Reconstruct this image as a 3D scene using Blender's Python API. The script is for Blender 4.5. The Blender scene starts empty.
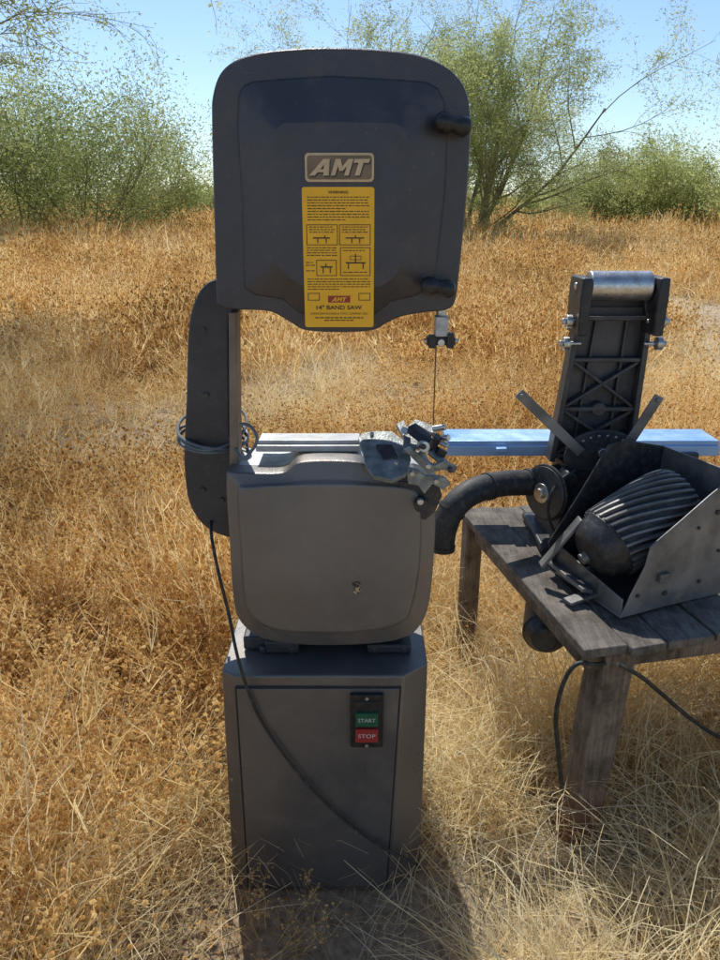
import bpy, bmesh, math, random
import numpy as np
from mathutils import Vector, Matrix, noise, Euler
random.seed(7); R=np.random.default_rng(7)
S=bpy.context.scene; COL=S.collection
# ---------------- camera survey -----------------
H=1.42; TILT=math.radians(20.4); FP=725.0
ct,st=math.cos(TILT),math.sin(TILT)
def P(x,y,D):
    u=x-360; v=480-y
    dy=FP*ct+v*st; dz=-FP*st+v*ct
    return Vector((u/dy*D, D, H+dz/dy*D))
def PX(x,y,D):
    p=P(x,y,D); return (p.x,p.z)
cam=bpy.data.cameras.new("camera"); camo=bpy.data.objects.new("camera",cam); COL.objects.link(camo)
cam.sensor_fit='VERTICAL'; cam.sensor_height=24; cam.lens=FP/960*24; cam.clip_end=5000; cam.clip_start=0.02
camo.location=(0,0,H); camo.rotation_euler=(math.pi/2-TILT,0,0); S.camera=camo
S.view_settings.view_transform='Standard'; S.view_settings.look='None'; S.view_settings.exposure=0
# ---------------- light -----------------
EL=math.radians(54); AZ=math.radians(-14)
w=bpy.data.worlds.new("World"); S.world=w; w.use_nodes=True
nt=w.node_tree; bg=nt.nodes['Background']; sk=nt.nodes.new('ShaderNodeTexSky'); sk.sky_type='NISHITA'; sk.sun_disc=False
sk.sun_elevation=EL; sk.sun_rotation=AZ%(2*math.pi); sk.dust_density=0.25; sk.ozone_density=4.2; sk.air_density=1.0
nt.links.new(sk.outputs[0],bg.inputs[0]); bg.inputs[1].default_value=0.15
sd=Vector((math.sin(AZ)*math.cos(EL),math.cos(AZ)*math.cos(EL),math.sin(EL)))
sl=bpy.data.lights.new("sun",'SUN'); sl.energy=5.0; sl.angle=math.radians(0.5); sl.color=(1,0.97,0.91)
so=bpy.data.objects.new("sun",sl); COL.objects.link(so); so.rotation_euler=sd.to_track_quat('Z','Y').to_euler(); so.location=(-3,8,12)
# ---------------- materials -----------------
def newmat(name):
    m=bpy.data.materials.new(name); m.use_nodes=True
    nt=m.node_tree; return m,nt,nt.nodes['Principled BSDF']
def paint(name,c,c2=None,rough=0.45,metal=0.0,ns=12,bump=0.0,bs=300,dust=None,damt=0.5,spec=0.5):
    m,nt,b=newmat(name); N=nt.nodes.new; L=nt.links.new
    b.inputs['Roughness'].default_value=rough; b.inputs['Metallic'].default_value=metal
    b.inputs['Specular IOR Level'].default_value=spec
    c2=c2 or tuple(x*0.7 for x in c)
    geo=N('ShaderNodeNewGeometry'); n1=N('ShaderNodeTexNoise'); n1.inputs['Scale'].default_value=ns; n1.inputs['Detail'].default_value=6
    L(geo.outputs['Position'],n1.inputs['Vector'])
    r=N('ShaderNodeValToRGB'); r.color_ramp.elements[0].position=0.35; r.color_ramp.elements[1].position=0.65
    r.color_ramp.elements[0].color=(*c2,1); r.color_ramp.elements[1].color=(*c,1); L(n1.outputs['Fac'],r.inputs[0])
    out=r.outputs[0]
    if dust:
        n2=N('ShaderNodeTexNoise'); n2.inputs['Scale'].default_value=ns*3.3; n2.inputs['Detail'].default_value=9; n2.inputs['Roughness'].default_value=0.7
        L(geo.outputs['Position'],n2.inputs['Vector'])
        r2=N('ShaderNodeValToRGB'); r2.color_ramp.elements[0].position=0.5; r2.color_ramp.elements[1].position=0.72
        r2.color_ramp.elements[0].color=(0,0,0,1); r2.color_ramp.elements[1].color=(damt,)*3+(1,); L(n2.outputs['Fac'],r2.inputs[0])
        n5=N('ShaderNodeTexNoise'); n5.inputs['Scale'].default_value=150; n5.inputs['Detail'].default_value=2; L(geo.outputs['Position'],n5.inputs['Vector'])
        r5=N('ShaderNodeValToRGB'); r5.color_ramp.elements[0].position=0.70; r5.color_ramp.elements[1].position=0.76
        r5.color_ramp.elements[0].color=(0,0,0,1); r5.color_ramp.elements[1].color=(min(.6,damt*1.6),)*3+(1,); L(n5.outputs['Fac'],r5.inputs[0])
        am=N('ShaderNodeMath'); am.operation='MAXIMUM'; L(r2.outputs[0],am.inputs[0]); L(r5.outputs[0],am.inputs[1])
        mx=N('ShaderNodeMix'); mx.data_type='RGBA'; L(am.outputs[0],mx.inputs['Factor']); L(out,mx.inputs['A']); mx.inputs['B'].default_value=(*dust,1)
        out=mx.outputs['Result']
        mr=N('ShaderNodeMapRange'); L(n2.outputs['Fac'],mr.inputs[0]); mr.inputs[1].default_value=.3; mr.inputs[2].default_value=.7; mr.inputs[3].default_value=rough-0.10; mr.inputs[4].default_value=min(1,rough+0.2); L(mr.outputs[0],b.inputs['Roughness'])
    L(out,b.inputs['Base Color'])
    if bump:
        n3=N('ShaderNodeTexNoise'); n3.inputs['Scale'].default_value=bs; n3.inputs['Detail'].default_value=3; L(geo.outputs['Position'],n3.inputs['Vector'])
        bp=N('ShaderNodeBump'); bp.inputs['Strength'].default_value=bump; bp.inputs['Distance'].default_value=0.002; L(n3.outputs['Fac'],bp.inputs['Height']); L(bp.outputs[0],b.inputs['Normal'])
    return m
DU=(0.30,0.24,0.17)
M_door=paint("hammered_dark_paint",(0.068,0.066,0.073),(0.054,0.053,0.059),0.38,0.3,7,0.3,380,DU,0.14)
M_low=paint("hammered_grey_paint",(0.180,0.164,0.150),(0.142,0.130,0.120),0.36,0.45,4,0.35,380,DU,0.28)
M_cab=paint("cabinet_grey_paint",(0.155,0.143,0.133),(0.122,0.113,0.106),0.32,0.45,4,0.3,380,DU,0.28)
M_top=paint("sunlight_toned_metal",(0.5,0.5,0.48),(0.34,0.34,0.33),0.45,0.35,18,0.2,200,DU,0.4)  # lightened colour stands in for sun on the lower housing top
M_frame=paint("cast_frame_paint",(0.05,0.05,0.055),(0.035,0.035,0.038),0.42,0.2,10,0.4,200,DU,0.14)
M_black=paint("black_plastic",(0.015,0.015,0.016),None,0.4,0,20,0.1,200,DU,0.15)
M_cast=paint("black_casting",(0.035,0.035,0.038),(0.022,0.022,0.024),0.42,0.2,18,0.3,200,DU,0.25)
M_arm=paint("dark_grey_casting",(0.075,0.075,0.08),(0.045,0.045,0.05),0.4,0.3,14,0.3,200,DU,0.3)
M_steel=paint("worn_steel",(0.62,0.62,0.6),(0.42,0.41,0.39),0.3,0.9,40,0.2,300,(0.25,0.17,0.1),0.4)
M_zinc=paint("galvanised_sheet",(0.25,0.243,0.235),(0.12,0.118,0.115),0.45,0.5,11,0.4,60,DU,0.75)
M_grn=paint("weathered_cast_metal",(0.31,0.34,0.33),(0.15,0.165,0.16),0.45,0.45,45,0.4,250,(0.16,0.12,0.08),0.6)
M_blue=paint("sky_tinted_aluminium",(0.40,0.58,0.82),(0.25,0.43,0.70),0.35,0.4,8,0.1,200,(0.5,0.5,0.45),0.3)  # blue sky reflection put into the base colour
M_rubber=paint("black_rubber",(0.02,0.02,0.02),None,0.6,0,20,0.1,200,DU,0.3)
M_cord=paint("grey_blue_cord",(0.12,0.15,0.17),None,0.5,0,20,0,200,DU,0.4)
M_yel=paint("yellow_label",(0.94,0.50,0.012),(0.88,0.45,0.010),0.45,0,25,0,200,(0.5,0.3,0.08),0.2)
M_ink=paint("label_ink",(0.05,0.03,0.015),None,0.6,0,20)
M_tan=paint("badge_metal",(0.62,0.45,0.26),(0.52,0.37,0.21),0.4,0.2,40,0.1,300,DU,0.3)
M_dk=paint("shade_and_chip_dark",(0.045,0.035,0.03),None,0.6)  # dark tone for letter shadow, shaded pipe mouth, panel holes and paint chips
M_redb=paint("red_button",(0.36,0.03,0.03),None,0.4)
M_green=paint("green_button",(0.012,0.10,0.05),None,0.4)
M_white=paint("white_print",(0.6,0.6,0.56),None,0.5)
M_whitep=paint("white_painted_block",(0.6,0.6,0.58),(0.4,0.4,0.38),0.5,0,60,0,200,DU,0.4)
M_seam=paint("dark_seam",(0.02,0.02,0.02),None,0.8)
def woodm(name,rotz,sc,cols,rust=False):
    m,nt,b=newmat(name); N=nt.nodes.new; L=nt.links.new
    tc=N('ShaderNodeTexCoord'); mp=N('ShaderNodeMapping')
    mp.inputs['Rotation'].default_value=(0,0,math.radians(rotz)); mp.inputs['Scale'].default_value=sc
    L(tc.outputs['Object'],mp.inputs[0]); n=N('ShaderNodeTexNoise'); n.inputs['Scale'].default_value=1.6; n.inputs['Detail'].default_value=10; n.inputs['Roughness'].default_value=0.75; L(mp.outputs[0],n.inputs['Vector'])
    r=N('ShaderNodeValToRGB'); e=r.color_ramp.elements; e[0].position=0.28; e[0].color=(*cols[0],1); e[1].position=0.72; e[1].color=(*cols[2],1)
    x=e.new(0.45); x.color=(*cols[1],1)
    L(n.outputs['Fac'],r.inputs[0]); out=r.outputs[0]
    n2=N('ShaderNodeTexNoise'); n2.inputs['Scale'].default_value=9; n2.inputs['Detail'].default_value=10; n2.inputs['Roughness'].default_value=.75; L(tc.outputs['Object'],n2.inputs['Vector'])
    r2=N('ShaderNodeValToRGB'); e=r2.color_ramp.elements; e[0].position=.38; e[0].color=(.32,.29,.26,1); e[1].position=.6; e[1].color=(1,1,1,1); L(n2.outputs['Fac'],r2.inputs[0])
    mx=N('ShaderNodeMix'); mx.data_type='RGBA'; mx.blend_type='MULTIPLY'; mx.inputs['Factor'].default_value=1; L(out,mx.inputs['A']); L(r2.outputs[0],mx.inputs['B']); out=mx.outputs['Result']
    if rust:
        sp=N('ShaderNodeSeparateXYZ'); L(tc.outputs['Object'],sp.inputs[0]); mr=N('ShaderNodeMapRange'); mr.inputs[1].default_value=.20; mr.inputs[2].default_value=.02; L(sp.outputs[2],mr.inputs[0])
        m2=N('ShaderNodeMix'); m2.data_type='RGBA'; L(mr.outputs[0],m2.inputs['Factor']); L(out,m2.inputs['A']); m2.inputs['B'].default_value=(.22,.10,.055,1); out=m2.outputs['Result']
    L(out,b.inputs['Base Color']); b.inputs['Roughness'].default_value=0.85
    bp=N('ShaderNodeBump'); bp.inputs['Strength'].default_value=0.9; bp.inputs['Distance'].default_value=0.004; L(n.outputs['Fac'],bp.inputs['Height']); L(bp.outputs[0],b.inputs['Normal'])
    return m
M_wood=woodm("weathered_wood",-12,(60,5,20),[(0.05,0.04,0.033),(0.155,0.13,0.105),(0.28,0.24,0.20)])
M_post=woodm("weathered_post_wood",0,(70,70,4),[(0.06,0.045,0.032),(0.20,0.15,0.105),(0.36,0.28,0.20)],True)
def foliage(name,cols,trans=0.4,nscale=0.6,rough=0.7):
    m,nt,b=newmat(name); N=nt.nodes.new; L=nt.links.new
    at=N('ShaderNodeAttribute'); at.attribute_name='tint'
    geo=N('ShaderNodeNewGeometry'); n=N('ShaderNodeTexNoise'); n.inputs['Scale'].default_value=nscale; n.inputs['Detail'].default_value=5; L(geo.outputs['Position'],n.inputs['Vector'])
    a=N('ShaderNodeMath'); a.operation='MULTIPLY_ADD'; L(n.outputs['Fac'],a.inputs[0]); a.inputs[1].default_value=1.8; a.inputs[2].default_value=-0.9
    s=N('ShaderNodeMath'); s.use_clamp=True; L(at.outputs['Fac'],s.inputs[0]); L(a.outputs[0],s.inputs[1])
    r=N('ShaderNodeValToRGB'); e=r.color_ramp.elements
    k=len(cols); e[0].color=(*cols[0],1); e[1].color=(*cols[-1],1); e[0].position=0; e[1].position=1
    for i in range(1,k-1):
        x=e.new(i/(k-1)); x.color=(*cols[i],1)
    L(s.outputs[0],r.inputs[0])
    d=N('ShaderNodeBsdfDiffuse'); L(r.outputs[0],d.inputs[0]); nt.nodes.remove(b)
    t=N('ShaderNodeBsdfTranslucent'); L(r.outputs[0],t.inputs[0]); mx=N('ShaderNodeMixShader'); mx.inputs[0].default_value=trans
    L(d.outputs[0],mx.inputs[1]); L(t.outputs[0],mx.inputs[2]); L(mx.outputs[0],nt.nodes['Material Output'].inputs[0])
    return m
M_straw=foliage("dry_straw",[(0.56,0.40,0.18),(0.80,0.62,0.32),(0.92,0.78,0.47),(0.95,0.86,0.60)],0.5,0.9)
M_weed=foliage("dry_orange_weed",[(0.40,0.23,0.075),(0.74,0.485,0.175),(0.90,0.68,0.31),(0.94,0.79,0.46)],0.5,0.6)
M_leaf=foliage("tree_leaf",[(0.24,0.275,0.085),(0.38,0.42,0.145),(0.51,0.54,0.22),(0.60,0.62,0.31)],0.55,0.5)
M_leaf2=foliage("bush_leaf",[(0.17,0.21,0.07),(0.28,0.325,0.115),(0.39,0.43,0.17),(0.49,0.51,0.235)],0.52,0.5)
M_bark=paint("bark",(0.26,0.24,0.14),(0.16,0.14,0.085),0.9,0,6)
def groundmat():
    m,nt,b=newmat("dry_soil"); N=nt.nodes.new; L=nt.links.new
    geo=N('ShaderNodeNewGeometry')
    n=N('ShaderNodeTexNoise'); n.inputs['Scale'].default_value=0.45; n.inputs['Detail'].default_value=7; L(geo.outputs['Position'],n.inputs['Vector'])
    r=N('ShaderNodeValToRGB'); e=r.color_ramp.elements; e[0].position=0.35; e[0].color=(0.44,0.31,0.18,1); e[1].position=0.62; e[1].color=(0.60,0.48,0.33,1); L(n.outputs['Fac'],r.inputs[0])
    n2=N('ShaderNodeTexNoise'); n2.inputs['Scale'].default_value=45; n2.inputs['Detail'].default_value=8; n2.inputs['Roughness'].default_value=0.75; L(geo.outputs['Position'],n2.inputs['Vector'])
    r2=N('ShaderNodeValToRGB'); e=r2.color_ramp.elements; e[0].position=0.35; e[0].color=(0.42,0.38,0.35,1); e[1].position=0.6; e[1].color=(1,1,1,1); L(n2.outputs['Fac'],r2.inputs[0])
    mx=N('ShaderNodeMix'); mx.data_type='RGBA'; mx.blend_type='MULTIPLY'; mx.inputs['Factor'].default_value=1; L(r.outputs[0],mx.inputs['A']); L(r2.outputs[0],mx.inputs['B'])
    sp=N('ShaderNodeSeparateXYZ'); L(geo.outputs['Position'],sp.inputs[0]); mr=N('ShaderNodeMapRange'); mr.inputs[1].default_value=16; mr.inputs[2].default_value=50; L(sp.outputs[1],mr.inputs[0])
    m2=N('ShaderNodeMix'); m2.data_type='RGBA'; L(mr.outputs[0],m2.inputs['Factor']); L(mx.outputs['Result'],m2.inputs['A'])
    n4=N('ShaderNodeTexNoise'); n4.inputs['Scale'].default_value=0.25; n4.inputs['Detail'].default_value=8; L(geo.outputs['Position'],n4.inputs['Vector'])
    r4=N('ShaderNodeValToRGB'); e=r4.color_ramp.elements; e[0].position=0.4; e[0].color=(0.52,0.34,0.13,1); e[1].position=0.6; e[1].color=(0.68,0.49,0.24,1); L(n4.outputs['Fac'],r4.inputs[0]); L(r4.outputs[0],m2.inputs['B'])
    L(m2.outputs['Result'],b.inputs['Base Color']); b.inputs['Roughness'].default_value=0.95
    bp=N('ShaderNodeBump'); bp.inputs['Strength'].default_value=0.9; bp.inputs['Distance'].default_value=0.02; L(n2.outputs['Fac'],bp.inputs['Height']); L(bp.outputs[0],b.inputs['Normal'])
    return m
M_ground=groundmat()
# ---------------- mesh builder -----------------
class MB:
    def __init__(s): s.v=[]; s.f=[]; s.m=[]
    def add(s,v,f,mi=0):
        o=len(s.v); s.v+= [tuple(p) for p in v]; s.f+=[tuple(i+o for i in q) for q in f]; s.m+=[mi]*len(f); return s
    def box(s,c,d,rot=None,mi=0):
        c=Vector(c); d=Vector(d)/2; vs=[]
        for x in(-1,1):
            for y in(-1,1):
                for z in(-1,1):
                    p=Vector((x*d.x,y*d.y,z*d.z))
                    if rot: p=Euler(rot).to_matrix()@p
                    vs.append(c+p)
        return s.add(vs,[(0,1,3,2),(4,6,7,5),(0,4,5,1),(2,3,7,6),(0,2,6,4),(1,5,7,3)],mi)
    def hexa(s,b,t,mi=0):
        return s.add(list(b)+list(t),[(3,2,1,0),(4,5,6,7),(0,1,5,4),(1,2,6,5),(2,3,7,6),(3,0,4,7)],mi)
    def cyl(s,a,b,r0,r1=None,n=20,mi=0,cap=True):
        a=Vector(a); b=Vector(b); r1=r0 if r1 is None else r1
        d=(b-a).normalized(); x=d.orthogonal().normalized(); y=d.cross(x)
        vs=[]; 
        for p,r in((a,r0),(b,r1)):
            for i in range(n):
                t=2*math.pi*i/n; vs.append(p+x*math.cos(t)*r+y*math.sin(t)*r)
        fs=[(i,(i+1)%n,n+(i+1)%n,n+i) for i in range(n)]
        if cap: fs+= [tuple(range(n-1,-1,-1)),tuple(range(n,2*n))]
        return s.add(vs,fs,mi)
    def tube(s,path,r,n=8,mi=0,cap=True):
        path=[Vector(p) for p in path]; k=len(path)
        rr=r if isinstance(r,(list,tuple)) else [r]*k
        d0=(path[1]-path[0]).normalized(); x=d0.orthogonal().normalized(); vs=[]
        for i,p in enumerate(path):
            d=(path[min(i+1,k-1)]-path[max(i-1,0)]).normalized()
            x=(x-d*x.dot(d)); x=x.normalized() if x.length>1e-6 else d.orthogonal().normalized(); y=d.cross(x)
            for j in range(n):
                t=2*math.pi*j/n; vs.append(p+(x*math.cos(t)+y*math.sin(t))*rr[i])
        fs=[(i*n+j,i*n+(j+1)%n,(i+1)*n+(j+1)%n,(i+1)*n+j) for i in range(k-1) for j in range(n)]
        if cap: fs+=[tuple(range(n-1,-1,-1)),tuple((k-1)*n+j for j in range(n))]
        return s.add(vs,fs,mi)
    def prism(s,pts,y0,y1,mi=0,mid=None):
        n=len(pts); vs=[(x,y0,z) for x,z in pts]+[(x,y1,z) for x,z in pts]
        return s.add(vs,[tuple(range(n)),tuple(range(2*n-1,n-1,-1))]+[(i,n+i,n+(i+1)%n,(i+1)%n) for i in range(n)],mi)
    def slab(s,pts,th,mi=0):
        n=len(pts); return s.add(list(pts)+[p+th for p in pts],[tuple(range(n)),tuple(range(2*n-1,n-1,-1))]+[(i,n+i,n+(i+1)%n,(i+1)%n) for i in range(n)],mi)
    def loft(s,rings,mi=0):
        n=len(rings[0]); vs=[p for r in rings for p in r]; k=len(rings)
        fs=[(a*n+i,a*n+(i+1)%n,(a+1)*n+(i+1)%n,(a+1)*n+i) for a in range(k-1) for i in range(n)]
        fs+=[tuple(range(n-1,-1,-1)),tuple((k-1)*n+i for i in range(n))]
        return s.add(vs,fs,mi)
    def make(s,name,mats,parent=None,bevel=0,smooth=True,ang=35,seg=2,label=None):
        me=bpy.data.meshes.new(name); me.from_pydata(s.v,[],s.f); 
        mats=mats if isinstance(mats,(list,tuple)) else [mats]
        for m in mats: me.materials.append(m)
        me.polygons.foreach_set('material_index',s.m)
        bm=bmesh.new(); bm.from_mesh(me); bmesh.ops.recalc_face_normals(bm,faces=bm.faces); bm.to_mesh(me); bm.free()
        me.update()
        if smooth:
            me.polygons.foreach_set('use_smooth',[True]*len(me.polygons)); me.set_sharp_from_angle(angle=math.radians(ang))
        o=bpy.data.objects.new(name,me); COL.objects.link(o)
        if bevel:
            b=o.modifiers.new('bevel','BEVEL'); b.width=bevel; b.segments=seg; b.limit_method='ANGLE'; b.angle_limit=math.radians(ang); b.harden_normals=False
        if parent: attach(o,parent)
        if label: o['label']=label
        return o
BASE={}
def thing(name,loc,label,cat):
    e=bpy.data.objects.new(name,None); e.empty_display_size=0.1; e.location=loc; COL.objects.link(e); e['label']=label; e['category']=cat
    BASE[e.name]=Vector(loc); return e
def attach(o,p):
    o.parent=p
    if p.type=='EMPTY': o.matrix_parent_inverse=Matrix.Translation(BASE[p.name]).inverted()
def cr(pts,closed=True,k=6):
    n=len(pts); out=[]; pts=[np.array(p,float) for p in pts]
    rng=range(n) if closed else range(n-1)
    g=(lambda i:pts[i%n]) if closed else (lambda i:pts[min(max(i,0),n-1)])
    for i in rng:
        a,b,c,d=g(i-1),g(i),g(i+1),g(i+2)
        for j in range(k):
            t=j/k; out.append(0.5*((2*b)+(c-a)*t+(2*a-5*b+4*c-d)*t*t+(3*b-a-3*c+d)*t**3))
    if not closed: out.append(pts[-1])
    return out
def byangle(poly,N,c):
    res=[]
    for k in range(N):
        t=2*math.pi*k/N; d=np.array([math.cos(t),math.sin(t)]); best=None
        for i in range(len(poly)):
            a=np.array(poly[i])-c; b=np.array(poly[(i+1)%len(poly)])-c; e=b-a
            den=d[0]*e[1]-d[1]*e[0]
            if abs(den)<1e-12: continue
            s=(a[0]*e[1]-a[1]*e[0])/den; q=(a[0]*d[1]-a[1]*d[0])/den
            if s>0 and -1e-6<=q<=1+1e-6: best=s if best is None else max(best,s)
        res.append(c+d*best)
    return res
def cable(pts,r,mat,name,parent,n=8,k=8,label=None):
    mb=MB(); mb.tube([Vector(p) for p in cr([tuple(p) for p in pts],False,k)],r,n); return mb.make(name,mat,parent,label=label)
def textmesh(mb,body,x0,z0,x1,z1,y,mi,bold=0.0,shear=0.0,depth=0.0006):
    c=bpy.data.curves.new('t','FONT'); c.body=body; c.size=1; c.offset=bold; c.shear=shear; c.resolution_u=3
    o=bpy.data.objects.new('t',c); COL.objects.link(o); dg=bpy.context.evaluated_depsgraph_get(); dg.update()
    me=bpy.data.meshes.new_from_object(o.evaluated_get(dg)); vs=[v.co.copy() for v in me.vertices]; fs=[tuple(p.vertices) for p in me.polygons]
    bpy.data.objects.remove(o); bpy.data.curves.remove(c); bpy.data.meshes.remove(me)
    ax=min(v.x for v in vs); bx=max(v.x for v in vs); ay=min(v.y for v in vs); by=max(v.y for v in vs)
    out=[(x0+(v.x-ax)/(bx-ax)*(x1-x0), y, z0+(v.y-ay)/(by-ay)*(z1-z0)) for v in vs]
    mb.add(out,fs,mi)
def amt(mb,x0,z0,x1,z1,y,mi):
    Q=[[(0,0),(.10,0),(.27,1),(.17,1)],[(.25,0),(.355,0),(.28,1),(.19,1)],[(.09,.2),(.28,.2),(.28,.38),(.09,.38)],
       [(.385,0),(.465,0),(.465,1),(.385,1)],[(.625,0),(.705,0),(.705,1),(.625,1)],[(.385,1),(.475,1),(.585,.28),(.515,.28)],[(.615,1),(.705,1),(.575,.28),(.505,.28)],
       [(.725,.76),(1.0,.76),(1.0,1),(.725,1)],[(.815,0),(.905,0),(.905,.77),(.815,.77)]]
    for k,q in enumerate(Q): mb.add([(x0+(x+.09*z)/1.09*(x1-x0),y-.00004*k,z0+z*(z1-z0)) for x,z in q],[(0,1,2,3)],mi)
# =============== BAND SAW =================
saw=thing("band_saw",(-0.07,1.36,0),"dark grey metal band saw with yellow instruction label in dry grass","band saw")
DF=1.262
up=cr([PX(x,y,DF) for x,y in [(211,120),(212,95),(220,72),(238,58),(270,50),(330,46.5),(395,50),(430,58),(455,73),(468,95),(471,130),(467,200),(460,270),(456,300),(448,310),(425,313),(402,317),(388,323),(372,331),(340,333),(306,331),(292,324),(275,314),(262,311),(235,310),(220,307),(216,298),(213,200)]],k=5)
inr=[PX(x,y,DF) for x,y in [(240,130),(241,98),(245,88),(254,84),(330,79),(425,84),(436,90),(442,102),(445,135),(443,190),(434,268),(428,286),(414,294),(390,300),(378,310),(372,313),(340,315),(306,313),(298,310),(284,298),(256,293),(247,286),(245,200)]]
N=240; cc=np.array(PX(340,190,DF))
A=byangle(up,N,cc); B=byangle(inr,N,cc)
sc=lambda ring,k:[cc+(p-cc)*k for p in ring]
y3=lambda ring,y:[(p[0],y,p[1]) for p in ring]
mix=lambda a,b,t:[p*(1-t)+q*t for p,q in zip(a,b)]
Cc=byangle([PX(x,y,DF) for x,y in [(278,150),(279,132),(286,126),(330,125),(392,126),(402,131),(407,142),(406,190),(400,264),(392,276),(380,284),(340,287),(308,285),(292,276),(281,264),(279,200)]],N,cc)
mb=MB(); mb.loft([y3(A,1.306),y3(A,1.270),y3(sc(A,.994),1.264),y3(sc(A,.985),1.262),y3(mix(A,B,.90),1.2605),y3(mix(A,B,.97),1.2565),y3(B,1.2555),y3(mix(B,Cc,.04),1.2545),y3(mix(B,Cc,.97),1.2205),y3(Cc,1.2195),y3([cc+(p-cc)*.97 for p in Cc],1.2192)])
door=mb.make("upper_door",M_door,saw,ang=16)
A2=sc(A,.972)
mb=MB(); mb.loft([y3(A2,1.40),y3(A2,1.3065)])
mb.make("upper_wheel_housing",M_frame,saw,ang=50)
YP=1.2192
for (x,y) in [(453,124),(438,287)]:
    c=P(x,y,1.232); mb=MB()
    pth=[c+Vector((-.028,0,.004)),c+Vector((-.026,-.001,.004)),c+Vector((-.020,-.002,.003)),c+Vector((-.010,-.002,.001)),c+Vector((0,0,0)),c+Vector((.010,-.001,-.002)),c+Vector((.020,.001,-.004)),c+Vector((.025,.003,-.005)),c+Vector((.027,.004,-.005))]
    mb.tube(pth,[.004,.010,.0150,.0150,.0105,.0140,.0150,.010,.004],16)
    mb.box(c+Vector((0.004,0.012,0)),(0.036,0.026,0.016),(0,math.radians(10),0)); mb.box(c+Vector((0.022,0.02,-0.004)),(0.010,0.05,0.018))
    mb.make("latch",M_black,door,bevel=0.002,seg=2,ang=50)
def rect(x0,y0,x1,y1,D): 
    a=P(x0,(y0+y1)/2,D); b=P(x1,(y0+y1)/2,D); t=P((x0+x1)/2,y0,D); q=P((x0+x1)/2,y1,D); return a.x,q.z,b.x,t.z
def rrect(x0,z0,x1,z1,r):
    pts=[]
    for cx,cz,a0 in((x1-r,z1-r,0),(x0+r,z1-r,90),(x0+r,z0+r,180),(x1-r,z0+r,270)):
        for k in range(5):
            a=math.radians(a0+k*22.5); pts.append((cx+r*math.cos(a),cz+r*math.sin(a)))
    return pts
x0,z0,x1,z1=rect(305,153,374,182,YP)
mb=MB(); mb.prism(rrect(x0,z0,x1,z1,.006),YP-.0035,YP+.004,0); mb.prism(rrect(x0+.0035,z0+.0035,x1-.0035,z1-.0035,.005),YP-.0042,YP-.0030,2)
amt(mb,x0+.0080,z0+.0070,x1-.0045,z1-.0105,YP-.0044,1)  # offset dark copy paints a drop shadow behind the letters
amt(mb,x0+.0065,z0+.0090,x1-.0060,z1-.0085,YP-.0054,0)
mb.make("badge",[M_tan,M_dk,paint("badge_field",(.22,.155,.09),None,.5,.2,30)],door,label="tan metal badge reading AMT",smooth=False)
x0,z0,x1,z1=rect(303.5,187,374,327,YP)
mb=MB(); mb.prism(rrect(x0,z0,x1,z1,.004),YP-.0012,YP+.030,0); YL=YP-.0016; LW=x1-x0; LH=z1-z0
def qd(a,b,c,d,mi=1,y=YL):
    mb.add([(x0+a*LW,y,z1-b*LH),(x0+c*LW,y,z1-b*LH),(x0+c*LW,y,z1-d*LH),(x0+a*LW,y,z1-d*LH)],[(0,1,2,3)],mi)
def frame(a,b,c,d,t=.010):
    qd(a,b,c,b+t*.5); qd(a,d-t*.5,c,d); qd(a,b+t*.5,a+t,d-t*.5); qd(c-t,b+t*.5,c,d-t*.5)
def words(a,b,c,h):
    x=a
    while x<c-.02:
        l=min(random.uniform(.02,.075),c-x); qd(x,b,x+l,b+h); x+=l+.014
textmesh(mb,"WARNING",x0+.36*LW,z1-.045*LH,x0+.64*LW,z1-.025*LH,YL,1,0.02)
for i in range(9): words(.07,.065+i*.0195,.93 if i not in(4,8) else .6,.006)
frame(.05,.255,.49,.40); frame(.51,.255,.95,.40)
for i in range(3): words(.09,.27+i*.018,.45,.006); words(.55,.27+i*.018,.91,.006)
qd(.14,.345,.38,.354); qd(.2,.354,.215,.385); qd(.3,.33,.315,.345); qd(.32,.354,.335,.385); qd(.6,.345,.86,.354); qd(.68,.354,.695,.385); qd(.79,.354,.805,.385); qd(.73,.330,.745,.345)
for i in range(4): words(.05,.415+i*.018,.48,.006)
frame(.52,.415,.95,.62); qd(.6,.52,.88,.530); qd(.73,.46,.745,.52); qd(.63,.530,.645,.57); qd(.84,.530,.855,.57); words(.56,.435,.9,.006); words(.56,.59,.9,.006); frame(.66,.475,.82,.505,.008)
frame(.18,.505,.47,.62); qd(.24,.55,.41,.560); qd(.31,.53,.325,.55); qd(.27,.56,.285,.60); qd(.37,.56,.385,.60); words(.03,.52,.16,.006); words(.03,.54,.16,.006); words(.03,.58,.16,.006)
for i in range(5): words(.05,.64+i*.0185,.95 if i<4 else .5,.006)
for a in(.05,.78):
    frame(a,.745,a+.17,.80)
qd(.34,.765,.66,.815,2); amt(mb,x0+.39*LW,z1-.807*LH,x0+.61*LW,z1-.775*LH,YL-.0006,0)
textmesh(mb,"14\" BAND SAW",x0+.17*LW,z1-.868*LH,x0+.83*LW,z1-.835*LH,YL,1,0.02)
textmesh(mb,"AMERICAN MACHINE & TOOL COMPANY, INC.",x0+.08*LW,z1-.908*LH,x0+.92*LW,z1-.89*LH,YL,1,0.0)
words(.15,.925,.85,.008); words(.28,.945,.72,.007)
M_red=paint("red_print",(0.35,0.03,0.02),None,0.5)
mb.make("instruction_label",[M_yel,M_ink,M_red],door,smooth=False,label="yellow sticker with warning text and diagrams")
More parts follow.
